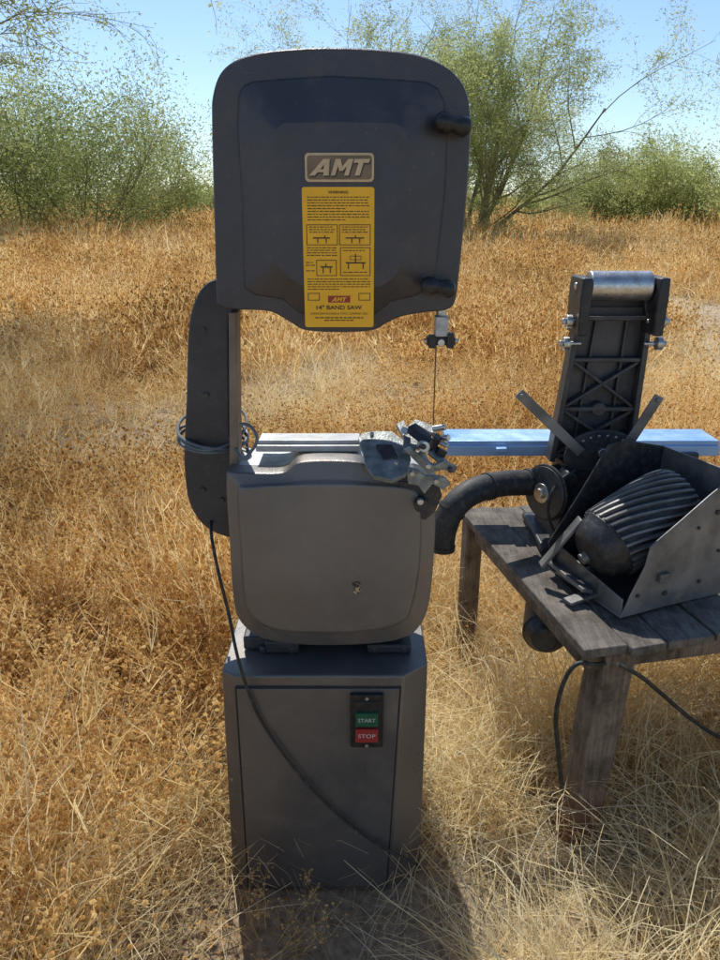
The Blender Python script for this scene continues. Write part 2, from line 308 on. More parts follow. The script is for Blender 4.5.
# arm / column
colp=cr([PX(x,y,1.33) for x,y in [(222,277),(206,284),(195,300),(188,330),(186,400),(184,440),(184,470),(188,500),(198,520),(212,532),(228,538)]],False,5)
inn=[PX(x,y,1.33) for x,y in [(260,538),(262,475),(236,470),(231,440),(230,320),(240,300),(260,300),(260,277)]]
mb=MB(); mb.prism([tuple(p) for p in colp]+inn,1.33,1.43)
column=mb.make("column_arm",M_frame,saw,bevel=.006,seg=3,ang=40)
mb=MB(); a=PX(229,312,1.30); b=PX(237,312,1.30); c=PX(239,470,1.30); d=PX(230,470,1.30)
mb.prism([a,b,c,d],1.295,1.34)
mb.make("sunlit_column_strip",paint("dull_brown_grey",(0.22,0.17,0.13),None,0.5,0.3,20,0.2,200,DU,0.4),saw,bevel=.002)  # added strip; sunlight on the column edge put into its lighter colour
for (x,y) in [(203,330),(206,395),(203,490),(222,500)]:
    p=P(x,y,1.33); mb=MB(); mb.cyl((p.x,1.326,p.z),(p.x,1.334,p.z),.006,n=6); mb.make("column_bolt",M_frame,column)
# lower housing
lo=[(226,476),(236,473),(282,473),(302,462),(356,462),(374,470),(400,474),(428,477),(435,490),(436,520),(434,560),(430,600),(423,622),(408,637),(375,644),(320,646),(282,643),(258,637),(240,622),(233,600),(229,540)]
lo=cr([PX(x,y,1.245) for x,y in lo],k=5)
li=cr([PX(x,y,1.245) for x,y in [(240,492),(250,486),(300,483),(350,483),(400,486),(414,492),(419,510),(418,560),(411,600),(402,618),(370,628),(320,630),(280,627),(258,618),(247,600),(243,550)]],k=5)
cc=np.array(PX(330,555,1.245)); A=byangle(lo,N,cc); B=byangle(li,N,cc)
mb=MB(); mb.loft([y3(A,1.29),y3(A,1.252),y3(sc(A,.993),1.246),y3(sc(A,.985),1.245),y3(mix(A,B,.80),1.2435),y3(mix(A,B,.90),1.2405),y3(mix(A,B,.97),1.2365),y3(B,1.2355),y3(mix(A,B,1.15),1.2348)])
ldoor=mb.make("lower_door",M_low,saw,ang=60)
mb=MB()
for k in range(26):
    a=random.uniform(0,6.28); r=random.uniform(0,.009); c=P(357,588,1.234); n=7; q=random.uniform(.001,.0035)
    mb.add([(c.x+math.cos(a)*r+math.cos(t*6.283/n)*q*random.uniform(.6,1.2),1.2342-k*.00005,c.z+math.sin(a)*r*1.5+math.sin(t*6.283/n)*q*random.uniform(.7,1.6)) for t in range(n)],[tuple(range(n))],k%2)
mb.make("chipped_paint_spot",[M_tan,M_dk],ldoor,smooth=False)
A2=sc(A,.985); mb=MB(); mb.loft([y3(A2,1.40),y3(A2,1.2905)])
mb.make("lower_wheel_housing",M_top,saw,ang=50)  # paler than the door, sunlight on its top put into the colour
mb=MB(); mb.box((-.06,1.36,.59),(.30,.12,.04)); mb.box((-.16,1.31,.582),(.07,.08,.028)); mb.box((.06,1.30,.578),(.09,.06,.02)); mb.box((-.215,1.33,.585),(.05,.1,.03))
for x in(-.2,-.14,.03,.09): mb.cyl((x,1.275,.566),(x,1.275,.584),.008,n=6)
mb.make("mounting_foot",M_frame,saw,bevel=.004)
# cabinet
def ring(z,t):
    return [Vector(p) for p in [(.064+.022*t,1.196,z),(.136,1.240,z),(.137,1.55,z),(-.284+.010*t,1.55,z),(-.286+.012*t,1.215,z),(-.252+.004*t,1.197,z)]]
mb=MB(); mb.loft([ring(0.0,0),ring(.566,1)])
cab=mb.make("cabinet",M_cab,saw,bevel=.004,seg=3)
mb=MB(); mb.prism([(-.2495,.010),(.0605,.010),(.0815,.5425),(-.2465,.5425)],1.1945,1.1962,1); mb.prism([(-.2455,.014),(.0575,.014),(.0775,.538),(-.2425,.538)],1.1925,1.1955,0)
fp=mb.make("front_panel",[M_cab,M_seam],cab,bevel=.001)
# switch
c0=PX(350,693,1.19); c1=PX(383,745,1.19)
sx0,sz1=c0; sx1,sz0=c1
sw=MB(); sw.prism(rrect(sx0,sz0,sx1,sz1,.004),1.1825,1.1923); 
sw.prism(rrect(sx0+.006,sz0+.010,sx1-.006,sz1-.014,.002),1.1805,1.1830)
sw=sw.make("switch",M_black,saw,bevel=.0015)
hx=(sx0+sx1)/2; W=sx1-sx0; hh=sz1-sz0
mb=MB(); a=sz0+hh*.45; b=sz0+hh*.70; mb.prism(rrect(hx-W*.34,a,hx+W*.34,b,.002),1.175,1.181); textmesh(mb,"START",hx-W*.26,a+hh*.09,hx+W*.26,b-hh*.09,1.1744,1,0.0)
mb.make("start_button",[M_green,M_white],sw,smooth=False)
mb=MB(); a=sz0+hh*.17; b=sz0+hh*.42; mb.prism(rrect(hx-W*.34,a,hx+W*.34,b,.002),1.172,1.181); textmesh(mb,"STOP",hx-W*.26,a+hh*.09,hx+W*.26,b-hh*.09,1.1714,1,0.0)
mb.make("stop_button",[M_redb,M_white],sw,smooth=False)
for zz in (sz1-.007,sz0+.006):
    mb=MB(); mb.cyl((hx,1.180,zz),(hx,1.183,zz),.0035,n=10); mb.make("switch_screw",M_steel,sw)
# blade and guides
mb=MB(); a=P(437,338,1.31); b=P(432,440,1.31); mb.box(((a.x+b.x)/2,1.31,(a.z+b.z)/2),(.0016,.008,a.z-b.z+.06)); mb.make("saw_blade",paint("rusty_blade",(.12,.07,.04),None,.5,.6),saw)
g=P(441,328,1.29); mb=MB()
mb.box(g+Vector((0,0,0.004)),(.022,.03,.034),mi=1); mb.box(g+Vector((0,-.0,-.022)),(.05,.02,.014),mi=0); mb.box(g+Vector((-.016,-.008,-.022)),(.012,.02,.022)); mb.box(g+Vector((.016,-.008,-.020)),(.012,.02,.026))
mb.cyl(g+Vector((-.03,-.002,-.022)),g+Vector((.032,-.002,-.022)),.004,n=10,mi=2); mb.cyl(g+Vector((0,.01,0)),g+Vector((0,.01,.12)),.009,n=12,mi=2)
mb.cyl(g+Vector((.0,-.014,-.024)),g+Vector((.0,0,-.024)),.007,n=14,mi=2)
mb.make("blade_guide",[M_cast,M_whitep,M_steel],saw,bevel=.002)
# trunnion
mb=MB()
def Qs(l): return [P(*t) for t in l]
mb.slab(Qs([(358,438,1.27),(362,433,1.275),(374,431,1.28),(392,431,1.28),(404,440,1.26),(411,458,1.22),(406,474,1.18),(392,480,1.165),(374,476,1.175),(366,466,1.19),(363,452,1.23)]),Vector((0,.004,-.008)),0)
mb.slab(Qs([(376,444,1.238),(392,444,1.238),(398,456,1.215),(384,460,1.21)]),Vector((0,.004,-.014)),1)
mb.slab(Qs([(366,437,1.268),(388,436,1.27),(390,439,1.262),(368,440,1.26)]),Vector((0,.0,-.010)),0)
mb.slab(Qs([(396,424,1.30),(404,420,1.30),(407,427,1.29),(416,419,1.30),(438,427,1.29),(436,433,1.28),(424,432,1.28),(420,438,1.26),(414,452,1.22),(402,452,1.22),(404,438,1.26)]),Vector((0,.006,-.008)),0)
mb.slab(Qs([(404,450,1.21),(410,448,1.21),(434,466,1.19),(444,461,1.19),(458,468,1.20),(454,473,1.2),(442,470,1.2),(428,474,1.19)]),Vector((0,.010,.0)),0)
mb.prism([PX(*t,1.21) for t in [(406,466),(416,468),(426,474),(434,474),(444,476),(450,482),(443,488),(432,482),(424,492),(418,484),(408,482)]],1.20,1.21,0)
mb.prism([PX(*t,1.26) for t in [(398,474),(414,470),(436,476),(441,492),(434,508),(424,516),(414,512),(408,498),(400,492)]],1.24,1.30,1)
mb.slab(Qs([(408,434,1.24),(416,430,1.245),(432,440,1.235),(426,448,1.225)]),Vector((0,.02,.008)),1)
mb.slab(Qs([(428,452,1.225),(434,449,1.235),(452,464,1.225),(448,469,1.21)]),Vector((0,.01,-.008)),0)
mb.slab(Qs([(418,452,1.215),(424,450,1.22),(430,462,1.205),(424,466,1.20)]),Vector((0,.012,-.006)),2)
mb.box(P(434,444,1.24),(.010,.02,.034),(.3,.35,.1),mi=1); mb.box(P(441,452,1.23),(.018,.012,.012),(.1,.5,.3),mi=1)
def bolt(x,y,D,r,l,d=(0,-1,0),mi=2,n=14):
    c=P(x,y,D); d=Vector(d).normalized(); mb.cyl(c,c+d*l,r,n=n,mi=mi)
bolt(406,431,1.27,.007,.014,(-.3,-1,.4),n=8); bolt(421,446,1.22,.010,.018,(.3,-1,.2)); bolt(421,446,1.20,.005,.014,(.3,-1,.2),mi=1)
bolt(433,429,1.27,.006,.024,(1,-.4,.3)); bolt(428,465,1.185,.005,.010,n=6); bolt(450,469,1.195,.005,.010,n=6,mi=1); bolt(412,472,1.20,.005,.012,n=6)
bolt(396,465,1.18,.004,.008,(0,-.5,1),n=6); bolt(372,437,1.26,.004,.01,(0,-.4,1),n=6); bolt(436,480,1.20,.005,.010,n=6,mi=2); bolt(442,438,1.24,.006,.016,(.8,-.8,.3),n=8)
bolt(398,482,1.21,.004,.085,(1,0,-.05),mi=1,n=10)
mb.cyl(P(404,428,1.29),P(448,446,1.22),.004,n=10,mi=2)
bolt(420,500,1.25,.013,.03,mi=1,n=18); bolt(420,500,1.225,.006,.012,mi=2,n=8)
mb.make("table_trunnion",[M_grn,M_cast,M_steel],saw,bevel=.0010,ang=30,label="bare cast table bracket with the table missing")
mb=MB(); a=P(254,466,1.27); b=P(360,466,1.27); mb.box(((a.x+b.x)/2,1.345,.998),(b.x-a.x,.085,.012)); mb.box(((a.x+b.x)/2,1.318,1.007),(b.x-a.x,.006,.008)); mb.make("housing_top_rib",M_top,saw,bevel=.002)  # plate along the housing top, sunlit brightness painted into its material
# cords on the saw
ctr=Vector((-.297,1.378,1.005)); pts=[]
for k in range(40):
    t=k/12*2*math.pi; w_=1+.09*math.sin(k*.53+1); ph=k/40
    pts.append(ctr+Vector((math.cos(t)*(.067*w_),math.sin(t)*.070*w_,-.016*math.cos(t+ph*2)+.008*math.sin(k*.7)+.036*(ph-.5))))
pts+= [P(240,456,1.27),P(252,450,1.255),P(257,438,1.25),P(250,426,1.26),P(240,424,1.27)]
cable(pts,.0031,M_cord,"coiled_power_cord",saw,label="blue-grey cord wound round the column")
pts=[P(214,500,1.45),P(211,530,1.30),P(218,570,1.245),P(229,615,1.225),P(236,650,1.19),P(246,685,1.183),P(262,722,1.184),P(292,765,1.183),P(320,797,1.183),P(352,826,1.183),P(384,848,1.182),P(420,866,1.190),P(426,872,1.22)]
cable(pts,.0032,M_rubber,"power_cord",saw,n=10)
# =============== WORK TABLE =================
ca,sa=math.cos(math.radians(12)),math.sin(math.radians(12)); O=Vector((.49,1.325,0))
def T(a,b,z): return O+Vector((a*ca-b*sa,a*sa+b*ca,z))
tbl=thing("work_table",T(.5,.37,0),"weathered grey wooden work table on thick post legs in dry grass","table")
mb=MB(); LT,DT=1.15,.75
x=-.03; i=0
while x<LT:
    wd=random.choice([.088,.1,.115]); j=random.uniform(-.016,.005); q=random.uniform(-.003,.002)
    mb.hexa([T(x,-.03+j,.538+q),T(x+wd,-.03+j*.5,.538+q),T(x+wd,DT+j,.538+q),T(x,DT,.538+q)],[T(x,-.03+j,.56+q),T(x+wd,-.03+j*.5,.56+q),T(x+wd,DT+j,.56+q),T(x,DT,.56+q)]); x+=wd+.004
mb.make("table_top",M_wood,tbl,bevel=.003)
mb=MB()
def beam(a0,b0,a1,b1,z0,z1): mb.hexa([T(a0,b0,z0),T(a1,b0,z0),T(a1,b1,z0),T(a0,b1,z0)],[T(a0,b0,z1),T(a1,b0,z1),T(a1,b1,z1),T(a0,b1,z1)])
beam(.0,.0,LT-.04,.035,.485,.534); beam(.0,DT-.07,LT-.04,DT-.035,.485,.534); beam(-.005,.037,.03,DT-.072,.485,.534); beam(LT-.08,.037,LT-.045,DT-.072,.485,.534)
mb.make("apron",M_post,tbl,bevel=.003)
for a,b,s in [(.032,-.016,.076),(LT-.18,-.016,.076),(-.024,DT-.062,.052),(LT-.10,DT-.062,.052)]:
    sh=-.036 if b<.2 and a<.5 else 0
    mb=MB(); mb.hexa([T(a+sh,b,-.05),T(a+s+sh,b,-.05),T(a+s+sh,b+s,-.05),T(a+sh,b+s,-.05)],[T(a,b,.534),T(a+s,b,.534),T(a+s,b+s,.534),T(a,b+s,.534)]); mb.make("leg",M_post,tbl,bevel=.007,seg=3)
tc1=cable([P(640,655,1.42),P(600,664,1.31),P(577,664,1.29),P(563,684,1.29),P(556,716,1.29),P(558,748,1.29),P(562,790,1.29)],.005,M_rubber,"hanging_cord",None)
tc1['label']="black rubber cord looped down beside the wooden table leg"; tc1['category']="power cord"
tc2=cable([P(618,664,1.27),P(640,676,1.28),P(662,694,1.32),P(690,718,1.36),P(722,738,1.40),P(760,745,1.44)],.005,M_rubber,"hanging_cord",None)
tc2['label']="black rubber cord sagging below the table edge"; tc2['category']="power cord"
# =============== BELT SANDER =================
sd_=thing("belt_sander",(.63,1.85,.56),"old black upright belt sander with steel roller on wooden table","belt sander")
mb=MB()
def ax_(z,s):
    t=(z-.79)/.38; c=.622+.018*t; return c+s*(.104-.016*t)
zs=.785; ze=1.19
mb.prism([(ax_(zs,-1),zs),(ax_(zs,1),zs),(ax_(ze,1),ze),(ax_(ze,-1),ze)],1.880,1.892)
for s in(-1,1):
    mb.prism([(ax_(zs,s)-.007,zs),(ax_(zs,s)+.007,zs),(ax_(ze,s)+.007,ze),(ax_(ze,s)-.007,ze)],1.845,1.894)
    mb.prism([(ax_(zs,s*.45)-.004,zs+.01),(ax_(zs,s*.45)+.004,zs+.01),(ax_(ze,s*.45)+.004,ze-.03),(ax_(ze,s*.45)-.004,ze-.03)],1.866,1.882)
for z in(.80,.93,1.06,1.165): mb.box(((ax_(z,1)+ax_(z,-1))/2,1.866,z),(ax_(z,1)-ax_(z,-1)-.014,.032,.011))
for z0,z1 in((.806,.924),(.936,1.054)):
    for s in(1,-1):
        a=Vector((ax_(z0,-.9*s),1.868,z0)); b=Vector((ax_(z1,.9*s),1.868,z1)); d=(b-a); mb.box((a+b)/2,(d.length,.026+.002*s,.009),(0,-math.atan2(d.z,d.x),0))
mb.cyl((.628,1.848,.93),(.628,1.885,.93),.018,n=20)
mb.make("sander_arm",M_arm,sd_,bevel=.002)
mb=MB()
for s,x in((-1,.546),(1,.732)):
    mb.prism([(x-.012,1.13),(x+.012,1.13),(x+.014,1.22),(x+.012,1.268),(x-.012,1.268),(x-.014,1.22)],1.79,1.90)
mb.box((.639,1.90,1.20),(.17,.02,.05))
mb.make("roller_bracket",M_cast,sd_,bevel=.004)
mb=MB(); mb.cyl((.563,1.845,1.245),(.715,1.845,1.245),.036,n=36); mb.cyl((.53,1.845,1.245),(.748,1.845,1.245),.009,n=12)
mb.make("top_roller",M_steel,sd_,bevel=.003)
for x,z,d in((.530,1.16,-1),(.528,1.105,-1),(.746,1.16,1),(.746,1.105,1)):
    mb=MB(); mb.cyl((x,1.835,z),(x+d*.016,1.835,z),.017,n=18); mb.cyl((x+d*.016,1.835,z),(x+d*.026,1.835,z),.009,n=6); mb.cyl((x,1.835,z),(x-d*.03,1.835,z),.006,n=8); mb.make("tension_knob",M_steel,sd_,bevel=.002)
c=P(602,456,1.80); pts=[(c.x+.098*math.cos(math.radians(a)),c.z+.07*math.sin(math.radians(a))) for a in range(-35,216,10)]
mb=MB(); mb.prism(pts,1.80,1.812)
for a in range(20,165,16): 
    q=(c.x+.08*math.cos(math.radians(a)),c.z+.055*math.sin(math.radians(a))); mb.cyl((q[0],1.797,q[1]),(q[0],1.80,q[1]),.004,n=8,mi=1)
mb.cyl((c.x,1.79,c.z+.01),(c.x,1.802,c.z+.01),.014,n=6,mi=1)
mb.make("quadrant_plate",[M_arm,M_steel],sd_,bevel=.0015)
for a,b in((P(522,396,1.78),P(578,450,1.79)),(P(658,400,1.78),P(622,452,1.79))):
    mb=MB(); d=b-a; mb.box((a+b)/2,(d.length+.02,.006,.026),(0,-math.atan2(d.z,d.x),0)); mb.cyl(a+Vector((0,-.006,0)),a+Vector((0,.006,0)),.006,n=10)
    mb.make("support_bar",M_zinc,sd_,bevel=.002)
mb=MB(); mb.hexa([Vector(p) for p in [(.52,1.76,.562),(.76,1.80,.562),(.74,1.98,.562),(.50,1.94,.562)]],[Vector(p) for p in [(.55,1.80,.79),(.73,1.82,.79),(.71,1.93,.79),(.54,1.91,.79)]])
mb.cyl((.50,1.85,.72),(.80,1.87,.72),.045,n=24); mb.box((.63,1.86,.575),(.30,.24,.022))
mb.cyl((.50,1.80,.65),(.53,1.84,.70),.03,n=16); mb.box((.54,1.79,.76),(.03,.06,.05),(0,.4,0))
mb.make("sander_base",M_cast,sd_,bevel=.006)
c=P(548,492,1.77); ax=Vector((-.85,-.50,.05)).normalized()
mb=MB()
for o,r in((0,.070),(.005,.062),(.011,.070),(.016,.026),(.026,.014)): mb.cyl(c+ax*o,c+ax*(o+(.005 if o<.015 else .010)),r,n=36,mi=1 if r<.03 else 0)
mb.make("drive_pulley",[M_arm,M_steel],sd_,bevel=.001)
s1=ax.orthogonal().normalized(); s2=ax.cross(s1)
cable([c+ax*.008+(s1*math.cos(t)+s2*math.sin(t))*.072 for t in [k*2*math.pi/20 for k in range(21)]],.004,M_rubber,"drive_belt",sd_,k=2)
cable([P(575,470,1.78),P(556,485,1.73),P(548,512,1.71),P(560,540,1.70),P(580,552,1.70),P(592,548,1.72)],.004,M_rubber,"sander_cord",sd_)
pth=[Vector(p) for p in cr([tuple(P(*t)) for t in [(560,476,1.86),(530,482,1.82),(500,484,1.78),(472,492,1.73),(453,508,1.70),(444,528,1.69),(441,546,1.69)]],False,6)]
mb=MB(); mb.tube(pth,.034,n=24,cap=False); mb.tube([p for p in pth],.031,n=24,cap=True,mi=1)  # dark capped inner tube paints the shade inside the open pipe end
for i in (6,14,24,len(pth)-2): 
    d=(pth[i+1]-pth[i]).normalized(); mb.cyl(pth[i],pth[i]+d*.012,.037,n=24)
mb.make("dust_pipe",[M_rubber,M_dk],sd_,label="black curved dust pipe beyond the table edge")
mb=MB(); mb.box((.635,2.03,.795),(.775,.12,.022)); mb.box((.635,1.966,.778),(.775,.008,.03)); mb.box((.40,1.955,.785),(.03,.02,.012)); mb.box((.9,1.957,.76),(.12,.02,.03),mi=1); mb.box((.62,2.0,.74),(.1,.04,.09),mi=1)
mb.make("work_rest",[M_blue,M_cast],sd_,bevel=.002,label="long metal rest bar with pale blue sky tint")
# =============== GUARD BOX WITH RIBBED MOTOR =================
gb=thing("machine_guard",(.68,1.55,.56),"open grey sheet metal guard holding ribbed black motor on table","machine guard")
a=Vector((.582,1.412,.564)); b=Vector((.491,1.627,.564)); c=Vector((.858,1.525,.564)); d=b+(c-a); ux=(c-a).normalized(); uy=(b-a).normalized(); t=.004
def wall(p,q,h0,h1,nrm,extra=None,mi=0):
    v=[p,q,q+Vector((0,0,h1)),p+Vector((0,0,h0))]; mb.add(v+[k+nrm*t for k in v],[(0,1,2,3),(7,6,5,4),(0,4,5,1),(1,5,6,2),(2,6,7,3),(3,7,4,0)],mi)
mb=MB()
prof=[(0,0),(.12,.003),(.30,0),(.302,.15),(.297,.30),(.285,.305),(.21,.262),(.14,.215),(.07,.170),(.058,.160),(.052,.12),(.02,.05)]
v=[a+ux*s+Vector((0,0,z)) for s,z in prof]; mb.slab(v,uy*t)
wall(c+uy*t,d,.30,.30,-ux); wall(a+uy*t+ux*.002,b,.045,.08,ux)
prof=[(0,0),(.298,0),(.298,.30),(.17,.33),(.12,.325),(.05,.21),(-.03,.09)]
v=[b+ux*s+Vector((0,0,z)) for s,z in prof]; mb.slab(v,uy*t,1)
wall(a+uy*t,c+uy*t,.003,.003,uy*50)
for s,z,r in((.10,.085,.009),(.12,.04,.006),(.04,.05,.005),(.22,.05,.005),(.24,.22,.006),(.19,.19,.004),(.265,.12,.004)):
    p=a+ux*s+Vector((0,0,z)); mb.cyl(p-uy*.004,p-uy*.0005,r,n=14,mi=2)
p=a+ux*.105+Vector((0,0,.085)); mb.box(p-uy*.006,(.03,.01,.02),(0,0,math.radians(22)))
mb.tube([a+ux*s+Vector((0,0,z))+uy*.002 for s,z in ((.058,.161),(.07,.171),(.14,.216),(.21,.263),(.285,.306),(.298,.302))],.0032,n=8)
mb.make("guard_panel",[M_zinc,M_cast,M_dk],gb,bevel=.001)
mb=MB(); p0=a+ux*(.000)+uy*.125+Vector((0,0,.100)); p1=a+ux*.262+uy*.105+Vector((0,0,.232)); ax=(p1-p0).normalized(); L=(p1-p0).length
prof=[(-.006,.012),(-.004,.030),(0,.048),(.008,.060),(.020,.069),(.036,.076),(.050,.079),(.054,.083),(.062,.083),(.066,.079),(.12,.081),(.18,.081),(.23,.078),(.258,.072),(.274,.060),(.280,.03)]
x=ax.orthogonal().normalized(); y=ax.cross(x); NN=96
mb.loft([[p0+ax*s+(x*math.cos(2*math.pi*i/NN)+y*math.sin(2*math.pi*i/NN))*r for i in range(NN)] for s,r in prof])
def rad(s): return float(np.interp(s,[q[0] for q in prof],[q[1] for q in prof]))
for i in range(28):
    sec=[]
    for k in range(15):
        s=.058+.212*k/14; u=(s-.058)/.212; r=rad(s) if s>.067 else .079; tt=2*math.pi*i/28+.85*u**1.3
        rd=x*math.cos(tt)+y*math.sin(tt); tg=y*math.cos(tt)-x*math.sin(tt); h=.009; w1=.0046
        sec.append([p0+ax*s+rd*(r-.003)-tg*w1,p0+ax*s+rd*(r+h)-tg*w1*.6,p0+ax*s+rd*(r+h)+tg*w1*.6,p0+ax*s+rd*(r-.003)+tg*w1])
    mb.loft(sec,1)
mb.make("ribbed_motor",[M_cast,paint("dark_rib_metal",(.20,.195,.185),(.11,.108,.104),.42,.3,20,.1,200,DU,.3)],gb,ang=40)
mb=MB(); mb.box(p0+Vector((-.03,.03,-.07)),(.03,.16,.010),(0,.3,.3)); mb.box(p0+Vector((-.052,.05,.01)),(.008,.03,.15),(0,math.radians(34),0)); mb.box(p0+Vector((-.01,-.04,-.085)),(.10,.03,.008),(0,-.1,.4)); mb.cyl(p0-ax*.02,p0,.014,n=14); mb.make("motor_bracket",M_zinc,gb,bevel=.002)
em=thing("electric_motor",(.47,1.62,.40),"dark rusty electric motor hung under the wooden table top","motor")
mb=MB(); mb.cyl((.46,1.56,.43),(.52,1.78,.43),.055,n=28); mb.cyl((.452,1.53,.43),(.46,1.56,.43),.03,.052,n=28)
mb.make("motor_body",M_cast,em,bevel=.003)
mb=MB(); mb.box((.49,1.67,.505),(.10,.14,.04)); mb.make("motor_mount",M_cast,em,bevel=.003)
# =============== GROUND =================
def gh(x,y):
    d=math.hypot(x-.2,y-1.3); k=min(1,max(0,(d-1.5)/4))
    return k*(0.06*noise.noise(Vector((x*.35,y*.35,1)))+0.12*noise.noise(Vector((x*.08,y*.08,4))))+.006*noise.noise(Vector((x*5,y*5,2)))*(1 if d>.7 else .3)
def axis(lo,hi,c,n):
    t=np.linspace(-1,1,n); s=np.sinh(t*6.5)/math.sinh(6.5); return np.where(s<0,c+s*(c-lo),c+s*(hi-c))
xs=axis(-900,900,0,180); ys=axis(-300,1800,3,200)
vs=[(x,y,gh(x,y)-.003) for y in ys for x in xs]; nx=len(xs)
fs=[(j*nx+i,j*nx+i+1,(j+1)*nx+i+1,(j+1)*nx+i) for j in range(len(ys)-1) for i in range(nx-1)]
me=bpy.data.meshes.new("ground"); me.from_pydata(vs,[],fs); me.materials.append(M_ground); me.polygons.foreach_set('use_smooth',[True]*len(fs))
g=bpy.data.objects.new("ground",me); COL.objects.link(g); g['kind']="structure"; g['label']="dry sandy soil of the open field"; g['category']="ground"
# =============== DRY VEGETATION =================
def ribbon(V,F,Tn,pts,wd,tint,tip=.3):
    o=len(V); d=Vector(pts[1])-Vector(pts[0]); side=Vector((random.uniform(-1,1),random.uniform(-1,1),random.uniform(-.3,.3))).cross(d)
    side=side.normalized() if side.length>1e-6 else Vector((1,0,0)); k=len(pts)
    for i,p in enumerate(pts):
        w_=wd*(1-(1-tip)*i/(k-1))/2; V.append(tuple(Vector(p)-side*w_)); V.append(tuple(Vector(p)+side*w_)); Tn+= [tint]*2
    F+=[(o+2*i,o+2*i+1,o+2*i+3,o+2*i+2) for i in range(k-1)]
OCT=[(1,0,0),(-1,0,0),(0,1,0),(0,-1,0),(0,0,1),(0,0,-1)]; OCF=[(0,2,4),(2,1,4),(1,3,4),(3,0,4),(2,0,5),(1,2,5),(3,1,5),(0,3,5)]
TET=[(.9,0,-.5),(-.5,.8,-.5),(-.5,-.8,-.5),(0,0,1)]; TEF=[(0,1,3),(1,2,3),(2,0,3),(0,2,1)]
def bead(V,F,Tn,p,r,t,far=False):
    o=len(V); Vt,Ft=(TET,TEF) if far else (OCT,OCF)
    V+= [tuple(Vector(p)+Vector(q)*r*random.uniform(.8,1.2)) for q in Vt]; F+=[tuple(i+o for i in f) for f in Ft]; Tn+=[t]*len(Vt)
def finish(name,V,F,Tn,mat):
    me=bpy.data.meshes.new(name); me.from_pydata(V,[],F); at=me.attributes.new('tint','FLOAT','POINT'); at.data.foreach_set('value',Tn); me.materials.append(mat)
    return bpy.data.objects.new(name,me)
def straw(nb,rad,hmin,hmax,lean,wd,k=5):
    V,F,Tn=[],[],[]
    for _ in range(nb):
        a=random.uniform(0,6.283); r=rad*math.sqrt(random.random()); p=Vector((r*math.cos(a),r*math.sin(a),-.01))
        L=random.uniform(hmin,hmax); az=random.uniform(0,6.283); th=random.uniform(.1,lean); d=Vector((math.cos(az)*math.sin(th),math.sin(az)*math.sin(th),math.cos(th)))
        pts=[p.copy()]
        curl=Vector((random.uniform(-1,1),random.uniform(-1,1),-random.uniform(.2,1.3)))*.36
        for i in range(k):
            p=p+d*L/k; 
            if p.z<.008: p.z=.008+random.random()*.02
            pts.append(p.copy()); d=(d+curl*(i+1)/k+Vector((random.gauss(0,.12),random.gauss(0,.12),random.gauss(0,.08)))).normalized()
        ribbon(V,F,Tn,pts,wd*random.uniform(.6,1.3),min(1,max(0,random.gauss(.6,.24))))
    return V,F,Tn
def weed(ns,rad,hmin,hmax,wd,br,beads,lowt=.35,far=False):
    V,F,Tn=[],[],[]
    for _ in range(ns):
        a=random.uniform(0,6.283); r=rad*math.sqrt(random.random())*.5; p=Vector((r*math.cos(a),r*math.sin(a),-.01))
        L=random.uniform(hmin,hmax); out=random.uniform(.0,.75); d=Vector((math.cos(a)*math.sin(out),math.sin(a)*math.sin(out),math.cos(out)))
        pts=[p.copy()]; k=4
        for i in range(k):
            p=p+d*L/k; pts.append(p.copy()); d=(d+Vector((random.gauss(0,.15),random.gauss(0,.15),random.gauss(.05,.1)))).normalized()
        tb=min(1,max(0,random.gauss(lowt,.15))); ribbon(V,F,Tn,pts,wd,tb,.6)
        for j in range(br):
            q=pts[random.choice([2,3,3,4,4])]; e=(d+Vector((random.gauss(0,.6),random.gauss(0,.6),random.uniform(0,.6)))).normalized(); l=random.uniform(.03,.10)*(hmax/.35)
            m_=q+e*l*.6; e2=(e+Vector((random.gauss(0,.3),random.gauss(0,.3),.4))).normalized(); en=m_+e2*l*.5
            ribbon(V,F,Tn,[q,m_,en],wd*.7,tb+.1,.6)
            bead(V,F,Tn,en,beads*random.uniform(.7,1.25),min(1,max(0,random.gauss(.42,.22))),far)
            if random.random()<.4 and not far:
                e3=m_+Vector((random.gauss(0,.015),random.gauss(0,.015),random.uniform(.01,.03))); ribbon(V,F,Tn,[m_,e3],wd*.6,tb+.1,.6); bead(V,F,Tn,e3,beads*random.uniform(.7,1.2),min(1,max(0,random.gauss(.42,.22))))
    return V,F,Tn
def coll(name,objs):
    c=bpy.data.collections.new(name)
    for o in objs: c.objects.link(o)
    return c
cs=coll("straw_sources",[finish(f"s{i}",*straw(80,.13,.2,.52,1.15,.0033,6),M_straw) for i in range(4)]+[finish(f"s4{i}",*straw(70,.18,.06,.24,1.55,.003),M_straw) for i in range(2)]+[finish(f"s6{i}",*straw(26,.05,.3,.55,.6,.0028),M_straw) for i in range(2)]+[finish(f"s8{i}",*straw(40,.25,.2,.5,1.1,.009,3),M_straw) for i in range(2)])
cw=coll("weed_sources",[finish(f"w{i}",*weed(22,.18,.2,.38,.0026,8,.0052,.55),M_weed) for i in range(4)]+[finish(f"w5{i}",*weed(26,.34,.22,.42,.008,7,.012,.6,True),M_weed) for i in range(3)])
